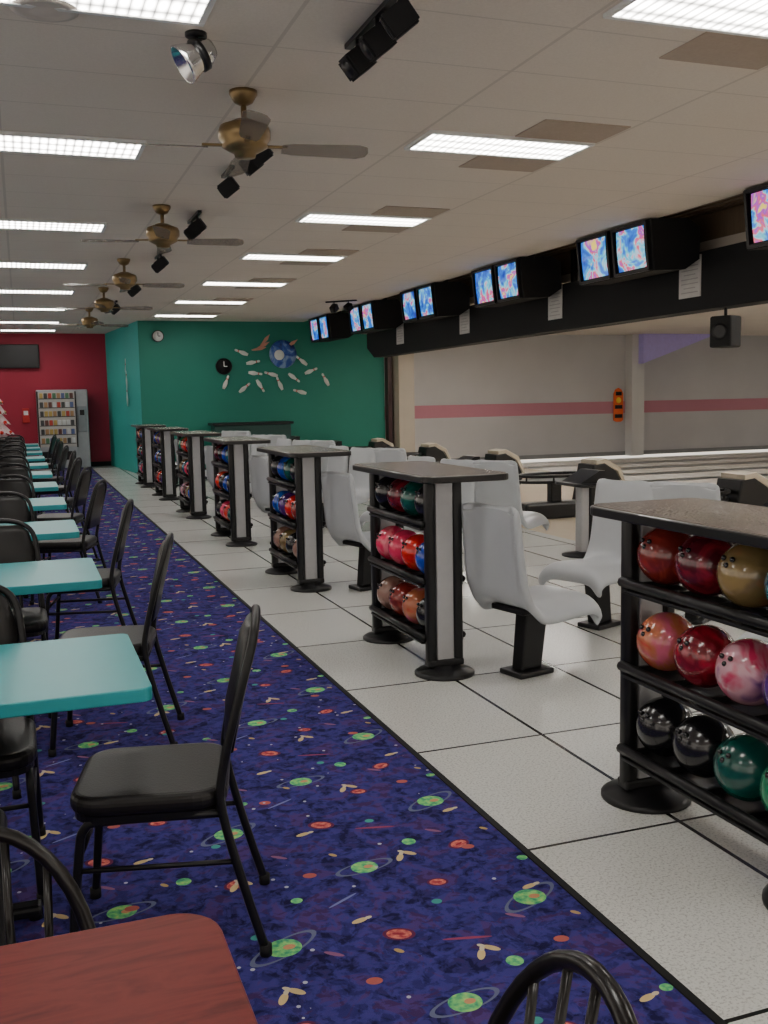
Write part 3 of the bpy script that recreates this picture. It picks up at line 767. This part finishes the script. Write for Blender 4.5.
for (dx, dz, a) in ((-0.40, 0.20, 0.5), (-0.36, 0.32, 0.9), (-0.48, 0.12, 0.2), (0.22, 0.24, 0.6)):
    b.prism([(-0.2, -0.01), (0.0, -0.035), (0.12, 0.0), (0.0, 0.035), (-0.2, 0.02)], -0.01, 0.02, SO, Mx=Matrix.Translation((dx, -0.02, dz)) @ Matrix.Rotation(-a, 4, 'Y') @ Matrix.Rotation(math.pi / 2, 4, 'X'))
put('bowling_wall_art', b.mesh('bowling_wall_art'), (5.33, 20.98, 2.47))
b = MB()
for (cx, cz, a) in ((0, 0.2, 0.5), (0.5, -0.05, -0.7), (-0.3, -0.25, 0.9), (0.35, -0.4, 0.1)): pin(cx, cz, a, 1.1)
put('pin_wall_art', b.mesh('pin_wall_art'), (2.23, 22.6, 2.05), rz=-math.pi / 2 - 0.085)
def clock(name, r, loc, face):
    b = MB(); R = Matrix.Rotation(math.pi / 2, 4, 'X')
    b.lathe([(0, 0), (r, 0), (r, 0.04), (r * 0.9, 0.045), (r * 0.88, 0.03), (0, 0.03)], BLACK, R, 28)
    b.lathe([(0, 0.028), (r * 0.86, 0.028), (r * 0.86, 0.034), (0, 0.034)], face, R, 28)
    b.box((0, -0.04, r * 0.3), (0.015, 0.008, r * 0.6), BLACK if face is WHITE else WHITE); b.box((r * 0.2, -0.04, 0), (r * 0.4, 0.008, 0.015), BLACK if face is WHITE else WHITE)
    put(name, b.mesh(name), loc)
clock('wall_clock', 0.12, (2.72, 20.99, 2.84), WHITE); clock('wall_clock', 0.17, (4.05, 20.99, 2.22), BLKMATTE)
b = MB(); b.box((0, 0, 0.5), (1.6, 0.45, 1.0), M('counter_dark_green', (0.01, 0.06, 0.05), 0.5), 0.01); b.box((0, 0, 1.03), (1.7, 0.55, 0.05), BLACK, 0.01)
b.box((0, 0, 0.03), (1.5, 0.4, 0.06), BLKMATTE)
put('service_counter', b.mesh('service_counter'), (4.5, 20.6, 0))

# ------------------------------------------------------------ world (fill light through the added, unseen windows) + camera
w = bpy.data.worlds.new('world'); scene.world = w; w.use_nodes = True
w.node_tree.nodes['Background'].inputs[0].default_value = (1.0, 0.91, 0.80, 1); w.node_tree.nodes['Background'].inputs[1].default_value = 1.4
def portal(loc, rot, sx, sy):  # guides sampling at the added windows, emits nothing itself
    l = bpy.data.lights.new('added_window_portal', 'AREA'); l.shape = 'RECTANGLE'; l.size = sx; l.size_y = sy
    o = bpy.data.objects.new('added_window_portal', l); COL.objects.link(o); o.location = loc; o.rotation_euler = rot
    l.cycles.is_portal = True
portal((-4.7, 11, 1.7), (0, -math.pi / 2, 0), 2.4, 28.2)
portal((9.7, -3.2, 1.7), (math.pi / 2, 0, 0), 28.6, 2.4)

psi = math.radians(19.78); p = math.radians(6.5); ph = math.radians(1.09)
f = Vector((math.sin(psi) * math.cos(p), math.cos(psi) * math.cos(p), -math.sin(p)))
r = Vector((math.cos(psi), -math.sin(psi), 0)); u = r.cross(f)
cr = r * math.cos(ph) - u * math.sin(ph); cu = r * math.sin(ph) + u * math.cos(ph)
cam = bpy.data.cameras.new('camera'); co = bpy.data.objects.new('camera', cam); COL.objects.link(co)
Mx = Matrix((cr, cu, -f)).transposed().to_4x4(); Mx.translation = Vector((0, 0, 1.5)); co.matrix_world = Mx
cam.sensor_fit = 'VERTICAL'; cam.sensor_height = 36.0; cam.lens = 36.0 * 1000 / 1024; cam.clip_start = 0.05; cam.clip_end = 100
scene.camera = co
